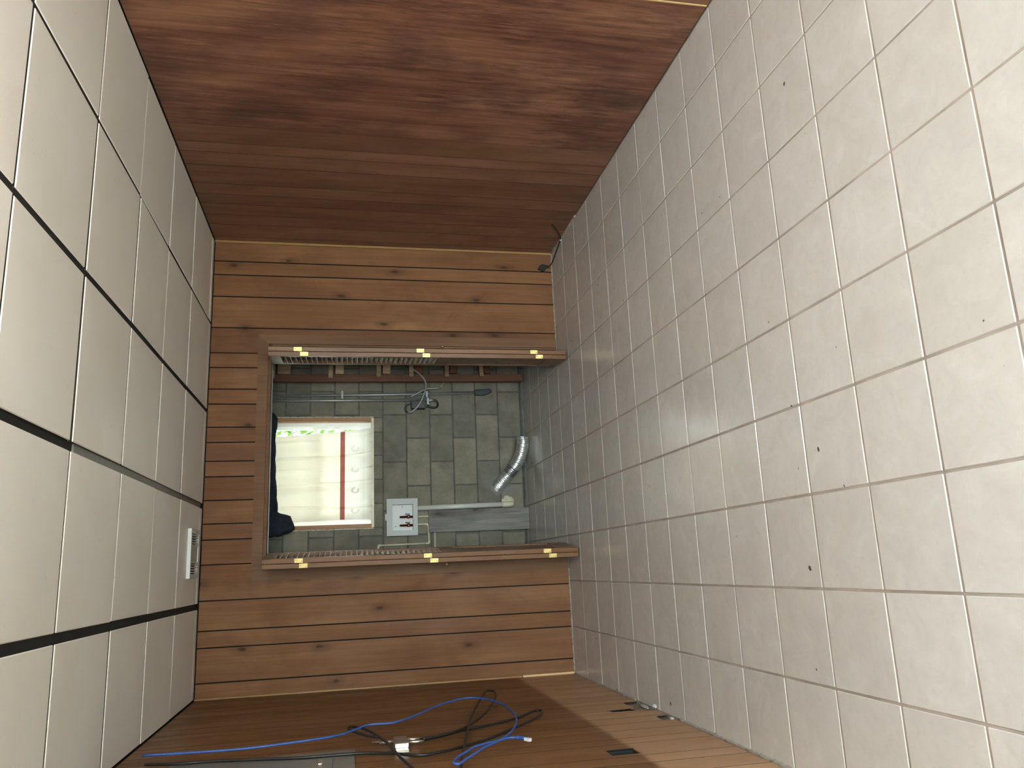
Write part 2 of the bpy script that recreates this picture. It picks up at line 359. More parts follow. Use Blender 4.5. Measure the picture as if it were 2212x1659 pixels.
# ------------------------------------------------------------------ floor
S = 0.3048
floor = box('floor', XL-0.12, XR+0.12, YR-0.1, YC+0.1, -0.10, -0.0025, 'grout'); tag(floor, kind='structure')
G = 0.0075
xs = [XL] + [-j*S for j in range(8, -1, -1)] + [XR]
ys = [YC] + [i*S for i in range(8, -21, -1)] + [YR]
for i in range(len(xs)-1):
    for j in range(len(ys)-1):
        y1, y0 = ys[j], ys[j+1]
        if y1-y0 < 0.02: continue
        o = box('floor_tile', xs[i]+G/2, xs[i+1]-G/2, y0+G/2, y1-G/2, -0.009, 0.0, 'tile', floor, bev=0.0022)
        o.rotation_euler = (random.gauss(0, 0.0006), random.gauss(0, 0.0006), random.gauss(0, 0.0012)); o.location.z += random.gauss(0, 0.0003)
# ------------------------------------------------------------------ ceiling
ceil = box('ceiling', XL-0.12, XR+0.12, YR-0.1, YC+0.15, ZC+0.016, ZC+0.12, 'black_gap'); tag(ceil, kind='structure')
cx = [XL+0.004, -2.185, -1.557, -0.928, -0.319, XR-0.003]; cw = [0.004, 0.034, 0.032, 0.022, 0.014, 0.004]
cy = [YB-0.004, 1.145, 0.525, -0.085, -0.69, -1.312, -1.945, -2.57, -3.19, -3.81, -4.43, -5.05, -5.67, -6.29]
for i in range(5):
    for j in range(len(cy)-1):
        x0 = cx[i]+cw[i]/2+random.uniform(0, 0.002); x1 = cx[i+1]-cw[i+1]/2-random.uniform(0, 0.002)
        g = 0.0075 if j < 3 else 0.0115
        o = box('ceiling_tile', x0, x1, cy[j+1]+g, cy[j]-g*0.3, ZC, ZC+0.018, 'ceil', ceil, bev=0.003)
        o.rotation_euler = (random.gauss(0, 0.0022), random.gauss(0, 0.0015), random.gauss(0, 0.001)); o.location.z += random.uniform(-0.0015, 0.001)
for i, (x, y0, y1, mt_) in enumerate([(-1.557, -1.25, 1.2, 'grey_metal'), (-2.185, -5, 1.2, 'black_gap'), (-0.928, -5, 1.2, 'black_gap'), (-0.319, -5, 1.2, 'black_gap')]):
    box('ceiling_batten', x-0.03, x+0.03, y0, y1, ZC+0.0095, ZC+0.0165, mt_, ceil)

# ------------------------------------------------------------------ back wall with closet opening
JX0, JX1, JZ = -1.985, -0.455, 2.040
gx = [XR, 0.138, 0.038, -0.122, -0.347, -0.526, -0.629, -0.779, -0.882, -1.039, -1.141, -1.266, -1.368, -1.522, -1.673, -1.774, -1.931, -2.153, -2.336, -2.438, -2.646, XL]
wall_back = boxes('wall_back', [(XL-0.1, JX0, YB+0.012, YB+0.12, 0, ZC+0.02), (JX1, XR+0.1, YB+0.012, YB+0.12, 0, ZC+0.02), (JX0, JX1, YB+0.012, YB+0.12, JZ+0.005, ZC+0.02)], 'dark_gap')
tag(wall_back, kind='structure')
GW = 0.0072
for a, b in zip(gx[:-1], gx[1:]):
    x1, x0 = a-GW/2, b+GW/2
    segs = []
    if x0 >= JX1 or x1 <= JX0: segs.append((x0, x1, 0.004, ZC-0.006))
    elif x0 >= JX0 and x1 <= JX1: segs.append((x0, x1, JZ+0.006, ZC-0.006))
    if segs:
        for s in segs: box('plank', s[0], s[1], YB, YB+0.006, s[2], s[3], 'wood_back', wall_back, bev=0.0004)
    else:                                     # plank notched around the opening's corner
        if x1 > JX1: pl = [(x0, JZ+0.006), (x0, ZC-0.006), (x1, ZC-0.006), (x1, 0.004), (JX1+0.003, 0.004), (JX1+0.003, JZ+0.006)]
        else: pl = [(x1, JZ+0.006), (x1, ZC-0.006), (x0, ZC-0.006), (x0, 0.004), (JX0-0.003, 0.004), (JX0-0.003, JZ+0.006)]
        plate('plank', pl, None, YB, YB+0.006, 'wood_back', wall_back, 'Y')
# casing with mitred corners, jamb lining
CW = 0.066
ca = empty('trim_1', ((JX0+JX1)/2, YB, 0), kind='structure')
ox0, ox1, oz = JX0-0.06, JX1+0.062, JZ+0.075; ix0, ix1, iz = JX0+0.006, JX1-0.006, JZ+0.008
for nm, pl in (('casing_leg', [(ix1, 0.004), (ix1, iz), (ox1, oz), (ox1, 0.004)]), ('casing_leg', [(ix0, 0.004), (ox0, 0.004), (ox0, oz), (ix0, iz)]), ('casing_head', [(ix0, iz), (ox0, oz), (ox1, oz), (ix1, iz)])):
    plate(nm, pl, None, YB-0.014, YB+0.001, 'wood_trim', ca, 'Y')
box('jamb', JX1-0.018, JX1+0.002, YB-0.002, YB+0.13, 0.004, JZ, 'wood_trim', ca)
box('jamb', JX0-0.002, JX0+0.018, YB-0.002, YB+0.13, 0.004, JZ, 'wood_trim', ca)
box('head_jamb', JX0-0.002, JX1+0.002, YB-0.002, YB+0.13, JZ-0.014, JZ+0.006, 'wood_trim', ca)
boxes('door_track', [(JX0+0.02, JX1-0.02, YB+0.050, YB+0.053, JZ-0.019, JZ-0.014), (JX0+0.02, JX1-0.02, YB+0.079, YB+0.082, JZ-0.019, JZ-0.014), (JX0+0.02, JX1-0.02, YB+0.050, YB+0.082, JZ-0.0155, JZ-0.014)], 'grey_metal', ca)
# corner mouldings
tr = box('trim_2', XR-0.017, XR-0.0005, YB-0.015, YB-0.0005, 0.004, ZC-0.004, 'wood_tan', None, 0.003); tag(tr, kind='structure')
tr = box('trim_3', XL+0.0005, XL+0.012, YB-0.012, YB-0.0005, 0.365, ZC-0.004, 'wood_tan', None, 0.003); tag(tr, kind='structure')
tr = box('trim_4', XL+0.0005, XL+0.015, YB-0.015, YB-0.0005, 0.004, 0.362, 'wood_pale', None, 0.003); tag(tr, kind='structure')

# ------------------------------------------------------------------ right wall
wr = boxes('wall_right', [(XR+0.012, XR+0.12, YR-0.1, RY0, -0.02, ZC+0.02), (XR+0.012, XR+0.12, RY1, YC+0.15, -0.02, ZC+0.02), (XR+0.012, XR+0.12, RY0, RY1, -0.02, RZ0), (XR+0.012, XR+0.12, RY0, RY1, RZ1, ZC+0.02)], 'dark_gap'); tag(wr, kind='structure')
gr = [YB, 1.15, 0.945, 0.79, 0.633, 0.50, 0.361, 0.139, -0.012, -0.117, -0.293]
for a, b in zip(gr[:-1], gr[1:]):
    g = 0.0042 if b > -0.29 else 0.003
    box('plank', XR, XR+0.006, b+g/2, a-g/2, 0.004, ZC-0.006, 'wood_side', wr)
box('panel', XR-0.001, XR+0.006, -1.518, -0.294, 0.006, ZC-0.006, 'wood_streak', wr, bev=0.0008)
box('seam_strip', XR-0.003, XR+0.004, -1.527, -1.519, 0.006, ZC-0.006, 'wood_pale', wr, bev=0.0008)
y = -1.528
for k, w in enumerate([0.222, 0.18, 0.1, 0.15, 0.103, 0.16, 0.1, 0.2]*4):
    if y-w < YR: break
    cut = y-w < RY1 and y > RY0
    for z0, z1 in (((0.004, RZ0-0.05), (RZ1+0.05, ZC-0.006)) if cut else ((0.004, ZC-0.006),)):
        box('plank', XR, XR+0.006, y-w+0.004, y, z0, z1, 'wood_side', wr)
    y -= w
w2 = empty('window_2', (XR+0.05, (RY0+RY1)/2, RZ0), kind='structure')
ymid = (RY0+RY1)/2
boxes('window_frame', [(XR-0.01, XR+0.10, RY0-0.06, RY0+0.05, RZ0-0.06, RZ1+0.06), (XR-0.01, XR+0.10, RY1-0.05, RY1+0.06, RZ0-0.06, RZ1+0.06), (XR-0.01, XR+0.10, RY0+0.05, RY1-0.05, RZ0-0.06, RZ0+0.05), (XR-0.01, XR+0.10, RY0+0.05, RY1-0.05, RZ1-0.05, RZ1+0.06), (XR+0.03, XR+0.08, ymid-0.03, ymid+0.03, RZ0+0.05, RZ1-0.05)], 'white_vinyl', w2)
box('pane', XR+0.053, XR+0.057, RY0+0.05, ymid-0.03, RZ0+0.05, RZ1-0.05, 'glass', w2); box('pane', XR+0.053, XR+0.057, ymid+0.03, RY1-0.05, RZ0+0.05, RZ1-0.05, 'glass', w2)
lathe('knot_hole', [(0.0085, 0), (0.0085, 0.0012), (0.004, 0.0013)], (XR-0.0012+0.0002, 1.095, 0.036), (1, 0, 0), 'black_rubber', wr, 12)

# ------------------------------------------------------------------ left wall (a hollow stud wall behind thin planks)
wl = boxes('wall_left', [(XL-0.12, XL-0.045, YR-0.1, YC+0.15, -0.02, ZC+0.02)], 'dark_gap'); tag(wl, kind='structure')
box('sole_plate', XL-0.045, XL-0.014, -4.9, YB, 0.0, 0.075, 'dirt', wl)
glf = [YB, 1.09, 0.93, 0.77, 0.61, 0.40, 0.26, 0.109, 0.012, -0.185, -0.255, -0.373, -0.51, -0.65, -0.80, -0.90, -1.107, -1.22, -1.38, -1.60, -1.78, -1.88, -2.03, -2.14, -2.3, -2.4, -2.62, -2.8, -2.9, -3.05, -3.16, -3.3, -3.5, -3.7, -3.8, -3.95, -4.1, -4.3, -4.5, -4.6, -4.75, -4.9, -5.05, -5.3, -5.5, -5.7, -5.9, -6.1, -6.25, YR]
H0, H1 = 0.006, ZC-0.006
for a, b in zip(glf[:-1], glf[1:]):
    y1, y0 = a-0.002, b+0.002
    if abs(a+0.90) < 1e-6:                    # plank cut out for the outlet box
        ya, yb, za_, zb_ = -0.980, -1.073, 0.388, 0.505; ym = (ya+yb)/2
        polys = [[(y1, H0), (ym, H0), (ym, za_), (ya, za_), (ya, zb_), (ym, zb_), (ym, H1), (y1, H1)],
                 [(y0, H0), (ym, H0), (ym, za_), (yb, za_), (yb, zb_), (ym, zb_), (ym, H1), (y0, H1)]]
    elif abs(a-0.012) < 1e-6:                 # broken bottom with a long split
        polys = [(y1, H1), (y1, 0.082), (-0.06, 0.086), (-0.10, 0.070), (-0.144, 0.083), (-0.16, 0.10), (-0.176, 0.235), (y0, 0.24), (y0, H1)]
    elif abs(a+0.185) < 1e-6:
        polys = [(y1, H1), (y1, 0.225), (-0.215, 0.215), (-0.225, 0.11), (-0.245, 0.02), (-0.249, H0), (y0, H0), (y0, H1)]
    elif abs(a+0.373) < 1e-6:
        polys = [(y1, H1), (y1, H0), (-0.398, H0), (-0.406, 0.062), (-0.46, 0.066), (-0.508, 0.072), (y0, 0.074), (y0, H1)]
    else: polys = [(y1, H0), (y1, H1), (y0, H1), (y0, H0)]
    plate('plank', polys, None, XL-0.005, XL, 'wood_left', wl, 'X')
box('wall_filler', XL-0.03, XL-0.0055, YB-1.0, YC+0.15, 0.3, ZC, 'dark_gap', wl)
# dusty caulk and rubble along the floor edges
def bead(name, p0, p1, parent, mat, r=0.006, n=90):
    p0, p1 = Vector(p0), Vector(p1); pts = [p0.lerp(p1, i/n) + Vector((random.gauss(0, .0008), random.gauss(0, .0008), 0)) for i in range(n+1)]
    rr = [r*random.uniform(0.55, 1.25) for _ in range(n+1)]
    vs, fs = tube_geo(pts, lambda i: rr[i], 6); return mesh_obj(name, vs, fs, mat, parent)
bead('caulk', (XL+0.003, 1.21, 0.0), (XL+0.003, 0.04, 0.0), floor, 'caulk', 0.008)
bead('caulk', (XL+0.003, -0.54, 0.0), (XL+0.003, -2.6, 0.0), floor, 'caulk', 0.008, 150)
bead('caulk', (XR-0.005, YB-0.002, 0.0), (JX1+0.064, YB-0.002, 0.0), floor, 'caulk', 0.007)
bead('caulk', (JX0-0.062, YB-0.002, 0.0), (XL+0.015, YB-0.002, 0.0), floor, 'caulk', 0.007)
bead('caulk', (XR-0.002, YB-0.02, 0.0), (XR-0.002, 0.55, 0.0), floor, 'grout', 0.008)
def chunk(name, c, size, mat, label, cat, group=None):
    bm = bmesh.new(); bmesh.ops.create_icosphere(bm, subdivisions=2, radius=1.0)
    for v in bm.verts: v.co = Vector((v.co.x*size[0], v.co.y*size[1], v.co.z*size[2]))*random.uniform(0.75, 1.15)
    zmin = min(v.co.z for v in bm.verts)
    for v in bm.verts: v.co.z -= zmin
    me = bpy.data.meshes.new(name); bm.to_mesh(me); bm.free()
    return tag(link(name, me, c, None, mat), label, cat, group)
chunk('plaster_fragment', (XL-0.004, -0.12, 0.0), (0.009, 0.055, 0.012), 'debris', 'long grey plaster fragment in the larger broken gap at the left wall foot', 'debris')
chunk('rubble_chip', (XL+0.018, -0.255, 0.0), (0.012, 0.016, 0.010), 'debris', 'small grey rubble chip on the floor between the two broken gaps', 'debris')
chunk('rubble_pebble', (XL-0.004, -0.475, 0.0), (0.008, 0.016, 0.010), 'debris', 'small grey rubble pebble in the smaller broken gap at the left wall foot', 'debris')
# ------------------------------------------------------------------ wall behind the camera with a glass door
wb = boxes('wall_rear', [(XL-0.1, GX0, YR-0.12, YR, -0.02, ZC+0.05), (GX1, XR+0.12, YR-0.12, YR, -0.02, ZC+0.05), (GX0, GX1, YR-0.12, YR, GZ1, ZC+0.05)], 'stucco'); tag(wb, kind='structure')
gd = empty('door_3', ((GX0+GX1)/2, YR-0.06, 0), kind='structure')
xm = (GX0+GX1)/2
boxes('door_frame', [(GX0, GX0+0.05, YR-0.09, YR-0.03, 0, GZ1), (GX1-0.05, GX1, YR-0.09, YR-0.03, 0, GZ1), (GX0, GX1, YR-0.09, YR-0.03, GZ1-0.05, GZ1), (GX0, GX1, YR-0.09, YR-0.03, 0, 0.04), (xm-0.03, xm+0.03, YR-0.09, YR-0.03, 0, GZ1)], 'white_vinyl', gd)
box('pane', GX0+0.05, xm-0.03, YR-0.063, YR-0.059, 0.04, GZ1-0.05, 'glass', gd); box('pane', xm+0.03, GX1-0.05, YR-0.063, YR-0.059, 0.04, GZ1-0.05, 'glass', gd)
side = box('ground_side', XR+0.12, 14, YR-0.12, YC+0.3, -0.25, -0.08, 'patio'); tag(side, kind='structure')
patio = box('ground', -14, 14, -18, YR-0.12, -0.25, -0.08, 'patio'); tag(patio, kind='structure')
lawn = box('ground_lawn', -14, 12, YC+0.3, 30, -0.45, -0.30, 'lawn'); tag(lawn, kind='structure')

# ------------------------------------------------------------------ closet: block wall with window
BF = 0.011
wc = boxes('wall_closet', [(XL-0.1, WX0, YC+0.007, YC+0.20, -0.02, ZC+0.05), (WX1, XR+0.12, YC+0.007, YC+0.20, -0.02, ZC+0.05), (WX0, WX1, YC+0.007, YC+0.20, -0.02, WZ0), (WX0, WX1, YC+0.007, YC+0.20, WZ1, ZC+0.05)], 'mortar'); tag(wc, kind='structure')
def block(x0, x1, z0, z1):
    if x1-x0 < 0.03 or z1-z0 < 0.03: return
    o = box('block', x0+BF/2, x1-BF/2, YC, YC+0.03, z0+BF/2, z1-BF/2, 'block', wc, bev=0.003); o.location.y += random.gauss(0, 0.0012)
for k in range(12):
    z0 = 0.022+0.2*k; z1 = min(z0+0.2, ZC)
    off = -0.92 if k % 2 == 0 else -1.123
    js = sorted(set([XL, XR]+[off+0.406*n for n in range(-5, 5) if XL+0.03 < off+0.406*n < XR-0.03]))
    for a, b in zip(js[:-1], js[1:]):
        if z1 <= WZ0 - 0.05 or z0 >= WZ1-0.01: block(a, b, z0, z1); continue
        if b <= WX0 or a >= WX1: block(a, b, z0, z1); continue
        if a < WX0: block(a, WX0+BF/2, z0, z1)
        if b > WX1: block(WX1-BF/2, b, z0, z1)
xk = WX0
while xk < WX1-0.03:                           # thin sill course of cut bricks under the window
    xe = min(xk+0.2, WX1); box('sill_brick', xk+0.004, xe-0.004, YC, YC+0.03, 1.226, WZ0-0.004, 'block', wc, bev=0.003); xk = xe
# cement patches around the duct and the drain
def blob_patch(name, c, rx, rz, mat, parent, n=28):
    vs = [Vector((c[0], c[1]-0.010, c[2]))]; fs = []
    for ring, (f, d) in enumerate(((0.6, 0.009), (0.92, 0.005), (1.0, -0.004))):
        for k in range(n):
            a = 2*math.pi*k/n; w = 1+0.10*math.sin(3*a+1)+0.07*math.sin(5*a)+0.05*math.sin(9*a+2)
            vs.append(Vector((c[0]+rx*f*w*math.cos(a), c[1]-d, c[2]+rz*f*w*math.sin(a))))
    for k in range(n):
        fs.append((0, 1+k, 1+(k+1) % n))
        for r in range(2): fs.append((1+r*n+k, 1+(r+1)*n+k, 1+(r+1)*n+(k+1) % n, 1+r*n+(k+1) % n))
    return mesh_obj(name, vs, fs, mat, parent)
blob_patch('cement_patch', (-1.335, YC, 0.225), 0.085, 0.085, 'patch', wc)
blob_patch('putty_patch', (-1.463, YC, 0.165), 0.035, 0.055, 'plaster', wc)
bead('mortar_fillet', (XL, YC-0.004, 0.004), (XR, YC-0.004, 0.004), wc, 'mortar', 0.018, 160)
# window
wn = empty('window_1', ((WX0+WX1)/2, YC, WZ0), kind='structure')
f = 0.034
box('side_board', WX1-f, WX1, YC-0.004, YC+0.075, WZ0, WZ1, 'wood_window', wn, 0.002)
box('side_board', WX0, WX0+f, YC-0.004, YC+0.075, WZ0, WZ1, 'wood_window', wn, 0.002)
box('head_board', WX0+f, WX1-f, YC-0.004, YC+0.075, WZ1-f, WZ1, 'wood_window', wn, 0.002)
box('sill', WX0+f-0.03, WX1-f+0.03, YC-0.012, YC+0.075, WZ0-0.004, WZ0+0.018, 'cream', wn, 0.003)
bead('foam_edge', (WX1+0.004, YC-0.002, WZ0), (WX1+0.004, YC-0.002, WZ1), wn, 'cream', 0.004); bead('foam_edge', (WX0-0.004, YC-0.002, WZ0), (WX0-0.004, YC-0.002, WZ1), wn, 'cream', 0.004)
vx0, vx1, vz0, vz1 = WX0+f, WX1-f, WZ0+0.018, WZ1-f; vy0, vy1 = YC+0.06, YC+0.12
boxes('vinyl_frame', [(vx0, vx0+0.03, vy0, vy1, vz0, vz1), (vx1-0.03, vx1, vy0, vy1, vz0, vz1), (vx0+0.03, vx1-0.03, vy0, vy1, vz0, vz0+0.03), (vx0+0.03, vx1-0.03, vy0, vy1, vz1-0.03, vz1)], 'white_vinyl', wn)
def sash(z0, z1, y, mz, nm):
    a, b = vx0+0.03, vx1-0.03; s = 0.022
    sh = boxes(nm, [(a, a+s, y, y+0.025, z0, z1), (b-s, b, y, y+0.025, z0, z1), (a+s, b-s, y, y+0.025, z0, z0+0.034), (a+s, b-s, y, y+0.025, z1-0.034, z1)], 'white_vinyl', wn)
    for mx_ in (-1.069, -1.322): box('muntin', mx_-0.008, mx_+0.008, y+0.008, y+0.018, z0+0.034, z1-0.034, 'white_vinyl', sh)
    box('muntin', a+s, b-s, y+0.0095, y+0.0165, mz-0.008, mz+0.008, 'white_vinyl', sh)
    box('pane', a+s, b-s, y+0.0125, y+0.0135, z0+0.034, z1-0.034, 'glass', sh)
sash(vz0+0.03, 1.795, vy0+0.004, 1.556, 'lower_sash'); sash(1.757, vz1-0.03, vy0+0.031, 1.972, 'upper_sash')

# curtain: body, red ribbon, sheer panel, lace hem
cu = empty('window_curtain', (-1.23, YC-0.02, 1.31), 'cream window curtain with a red stripe and sheer lace bottom in the closet window', 'curtain')
def edge_r(z): return -0.832 + (z-1.307)*(-0.865+0.832)/(1.575-1.307) if z < 1.575 else -0.865+(z-1.575)*(-0.904+0.865)/(2.09-1.575)
def edge_l(z): return -1.592 - max(0, z-1.6)*0.035
def cpoint(s, z):
    x = edge_l(z) + (edge_r(z)-edge_l(z))*s
    d = 0.006*math.sin(s*15+1.0+0.6*math.sin(z*4)) + 0.004*math.sin(s*37+z*3) + 0.003*math.sin(z*22+s*5)
    for q, a_ in ((0.15, 0.012), (0.42, 0.010), (0.58, -0.008), (0.72, 0.012), (0.93, 0.009)):
        d -= a_*math.exp(-((s-q-0.012*math.sin(z*7))/0.014)**2)
    return Vector((x, YC-0.02 + d, z))
def cstrip(name, z0, z1, mat, nz, dy=0.0, ragged=False):
    ns = 150; vs, fs = [], []
    for i in range(nz+1):
        for j in range(ns+1):
            p = cpoint(j/ns, z0+(z1-z0)*i/nz); p.y += dy
            if ragged and i == 0: p.z += 0.006*math.sin(j*0.76)+random.gauss(0, .002)
            vs.append(p)
    for i in range(nz):
        for j in range(ns): a = i*(ns+1)+j; fs.append((a, a+1, a+ns+2, a+ns+1))
    return mesh_obj(name, vs, fs, mat, cu)
cstrip('cloth', 1.573, 2.19, 'curtain', 40)
cstrip('ribbon', 1.535, 1.573, 'redband', 4)
sheer = cstrip('sheer_panel', 1.374, 1.535, 'sheer', 14)
cstrip('lace_hem', 1.312, 1.374, 'hem', 6, ragged=True)
for s_ in (0.10, 0.32, 0.555, 0.785):
    c = cpoint(s_, 1.452); ring = []
    for r in (0.026, 0.017): 
        vs, fs = tube_geo([c + Vector((r*math.cos(a*math.pi/9), -0.002, 1.15*r*math.sin(a*math.pi/9))) for a in range(16)], 0.0022, 5)
        mesh_obj('embroidered_scroll', vs, fs, 'hem', sheer)
# curtain rod and the dark cloth thrown over it
rod = tube('curtain_rod', [(-1.80, YC-0.07, 2.20), (-0.60, YC-0.07, 2.20)], 0.009, 'white_plastic', None, raw=True); tag(rod, 'thin white curtain rod above the closet window', 'curtain rod')
def drape():
    ns, na = 80, 40; vs, fs = [], []
    key = [(0.0, 2.10), (0.04, 2.075), (0.10, 2.078), (0.18, 2.09), (0.5, 2.082), (0.75, 2.062), (0.82, 2.06), (0.845, 1.955), (0.90, 1.935), (0.945, 1.925), (0.97, 1.955), (1.0, 2.05)]
    def low(s):
        for (a, za_), (b, zb_) in zip(key[:-1], key[1:]):
            if a <= s <= b: return za_+(zb_-za_)*(s-a)/(b-a)
        return key[-1][1]
    for i in range(ns+1):
        s = i/ns; x = -0.722 - s*0.99; zb_ = low(s); zt = 2.245 + 0.01*math.sin(s*9)
        zc_, hz = (zt+zb_)/2, (zt-zb_)/2; hy = 0.035+0.012*math.sin(s*13+1)+(0.018 if s > 0.82 else 0); yc_ = YC-0.085
        e = 1.0
        if s < 0.03: e = 0.55+0.45*s/0.03
        for k in range(na):
            a = 2*math.pi*k/na; ca_, sa_ = math.cos(a), math.sin(a)
            f_ = 1+0.10*math.sin(3*a+s*20)+0.05*math.sin(7*a-s*31)
            vs.append(Vector((x+0.006*math.sin(5*a+s*12), yc_+hy*e*f_*math.copysign(abs(ca_)**0.7, ca_), zc_+hz*math.copysign(abs(sa_)**0.75, sa_)+0.004*math.sin(s*40+k))))
    for i in range(ns):
        for k in range(na): fs.append((i*na+k, i*na+(k+1) % na, (i+1)*na+(k+1) % na, (i+1)*na+k))
    fs += [tuple(range(na)), tuple(reversed([ns*na+k for k in range(na)]))]
    return mesh_obj('bundled_cloth', vs, fs, 'navy_cloth', None, origin=(-1.2, YC-0.085, 2.1))
tag(drape(), 'dark navy cloth bundled over the rod at the top of the window', 'cloth')

# ------------------------------------------------------------------ closet: rough framing beside the block wall
fr_ = empty('wood_framing', (-0.2, 2.36, 0), 'rough wooden framing of reddish studs and pale cross blocks in the closet', 'framing')
po = box('stud', -0.452, -0.388, 2.345, 2.385, 0.012, ZC, 'wood_red', fr_, 0.002); po.rotation_euler = (0, -0.007, 0)
box('stud', -0.02, 0.03, 2.345, 2.385, 0.012, ZC, 'wood_red', fr_, 0.002)
for i, (a, b) in enumerate(((2.135, 1.973), (1.668, 1.543), (1.275, 1.152), (1.006, 0.879), (0.701, 0.582), (0.403, 0.29))):
    sl = box('cross_slat', -0.43+0.004*i, -0.03, 2.305, 2.338, a-0.036, a, 'wood_rough', fr_, 0.002); sl.rotation_euler = (0, random.uniform(-.03, .03), 0)
    bl = box('cross_block', -0.392+0.004*i, -0.03, 2.347, 2.383, b+0.004, a-0.052, 'wood_rough' if i < 3 else 'wood_red', fr_, 0.003); bl.rotation_euler = (0, random.uniform(-.02, .02), 0)

# ------------------------------------------------------------------ bifold louvre doors
slat_me = None
def bifold(nm, root_xy, rz, side, hz, kz):
    """local frame: y from the hinged leading edge (0) back to the track (PW); side=+1: the jamb lies at +x"""
    global slat_me
    root = bpy.data.objects.new(nm, None); COL.objects.link(root); root.location = (root_xy[0], root_xy[1], 0.0); root.rotation_euler = (0, 0, rz)
    W[root] = Vector((0, 0, 0)); root.empty_display_size = 0.05; tag(root, kind='structure')
    PW, T, Z0, Z1 = 0.352, 0.0285, 0.018, 2.020
    for which in (-1, 1):                      # -1: the panel facing the opening, +1: the panel facing the jamb
        xc = side*which*(T/2+0.0015); x0, x1 = xc-T/2, xc+T/2
        st = 0.036
        pn = boxes('door_panel', [(x0, x1, 0, st, Z0, Z1), (x0, x1, PW-st, PW, Z0, Z1), (x0, x1, st, PW-st, 1.945, Z1), (x0, x1, st, PW-st, 0.815, 0.905), (x0, x1, st, PW-st, Z0, 0.15)], 'wood_door', root, 0.002)
        box('raised_panel', xc-0.008, xc+0.008, st-0.004, PW-st+0.004, 0.147, 0.818, 'wood_door', pn, 0.004)
        n = 31; p = (1.945-0.905)/n
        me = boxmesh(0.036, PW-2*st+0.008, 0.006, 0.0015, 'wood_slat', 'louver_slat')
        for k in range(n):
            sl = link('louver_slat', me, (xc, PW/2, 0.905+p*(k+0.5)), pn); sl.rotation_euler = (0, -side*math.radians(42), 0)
        for q in range(3):
            z = hz[q][0 if which == 1 else 1]
            bm = bmesh.new(); bmesh.ops.create_cube(bm, size=1.0, matrix=Matrix.Diagonal((0.026, 0.0022, 0.05, 1)))
            me2 = bpy.data.meshes.new('hinge'); 
            for dz in (-0.016, 0.016):
                r = bmesh.ops.create_cone(bm, segments=8, radius1=0.0035, radius2=0.0025, depth=0.0015, cap_ends=True, matrix=Matrix.Translation((0.004 if dz > 0 else -0.004, -0.0017, dz)) @ Matrix.Rotation(math.pi/2, 4, 'X'))
                for v in r['verts']:
                    for fc in v.link_faces: fc.material_index = 1
            bm.to_mesh(me2); bm.free(); me2.materials.append(M['brass']); me2.materials.append(M['grey_metal'])
            link('hinge', me2, (xc, -0.0012, z), pn)
        tube('hinge_pin', [(0, -0.003, hz[0][0]-0.045), (0, -0.003, hz[0][0]+0.02)], 0.0025, 'brass', pn, 6, raw=True) if which == 1 else None
        if which == 1:
            xf = side*(T+0.0015)
            kb = lathe('knob', [(0.005, 0), (0.004, 0.010), (0.009, 0.013), (0.0105, 0.018), (0.007, 0.023)], (xf, 0.022, kz), (side, 0, 0), 'brass', pn, 12)
    tube('pivot_pin', [(side*0.015, PW-0.03, 2.018), (side*0.015, PW-0.03, 2.035)], 0.005, 'steel', root, 8, raw=True)
    tube('pivot_pin', [(side*0.015, PW-0.03, 0.0), (side*0.015, PW-0.03, 0.02)], 0.005, 'steel', root, 8, raw=True)
    return root
bifold('door_1', (-0.594, 0.920), -0.100, 1, [(1.834, 1.793), (1.034, 0.994), (0.247, 0.210)], 0.883)
bifold('door_2', (-1.947, 0.905), -0.132, -1, [(1.775, 1.803), (0.969, 1.009), (0.191, 0.227)], 0.887)

# ------------------------------------------------------------------ closet fittings
# washing machine outlet box
lb = empty('laundry_outlet_box', (-1.588, 2.46, 0.9425), 'white plastic laundry outlet box with two copper valves on the block wall', 'outlet box')
a0, a1, b0, b1 = -1.739, -1.437, 0.9425, 1.197; i0, i1, k0, k1 = -1.696, -1.484, 0.980, 1.151
boxes('face_frame', [(a0, i0, 2.398, 2.404, b0, b1), (i1, a1, 2.398, 2.404, b0, b1), (i0, i1, 2.398, 2.404, b0, k0), (i0, i1, 2.398, 2.404, k1, b1)], 'grey_plastic', lb)
boxes('recess', [(i0-0.004, i1+0.004, 2.452, 2.456, k0-0.004, k1+0.004), (i0-0.004, i0, 2.404, 2.452, k0-0.004, k1+0.004), (i1, i1+0.004, 2.404, 2.452, k0-0.004, k1+0.004), (i0, i1, 2.404, 2.452, k0-0.004, k0), (i0, i1, 2.404, 2.452, k1, k1+0.004)], 'white_plastic', lb)
boxes('mount_tab', [(-1.61, -1.556, 2.44, 2.46, 1.19, 1.208)], 'cpvc', lb, 0.002)
for sx, sz in ((-1.502, 1.066), (-1.661, 1.122)): lathe('screw', [(0.004, 0), (0.004, 0.002), (0.002, 0.003)], (sx, 2.4525, sz), (0, -1, 0), 'black_rubber', lb, 10)
for vx, hm in ((-1.586, 'blue_plastic'), (-1.655, 'red_plastic')):
    va = lathe('valve', [(0.010, 0), (0.010, 0.022), (0.014, 0.024), (0.014, 0.045), (0.0095, 0.047), (0.0095, 0.105), (0.007, 0.108)], (vx, 2.432, k0+0.002), (0, 0, 1), 'copper', lb, 14)
    boxes('valve_handle', [(vx+0.006, vx+0.020, 2.425, 2.439, k0+0.028, k0+0.036), (vx+0.018, vx+0.028, 2.423, 2.441, k0+0.024, k0+0.062)], hm, va, 0.001)
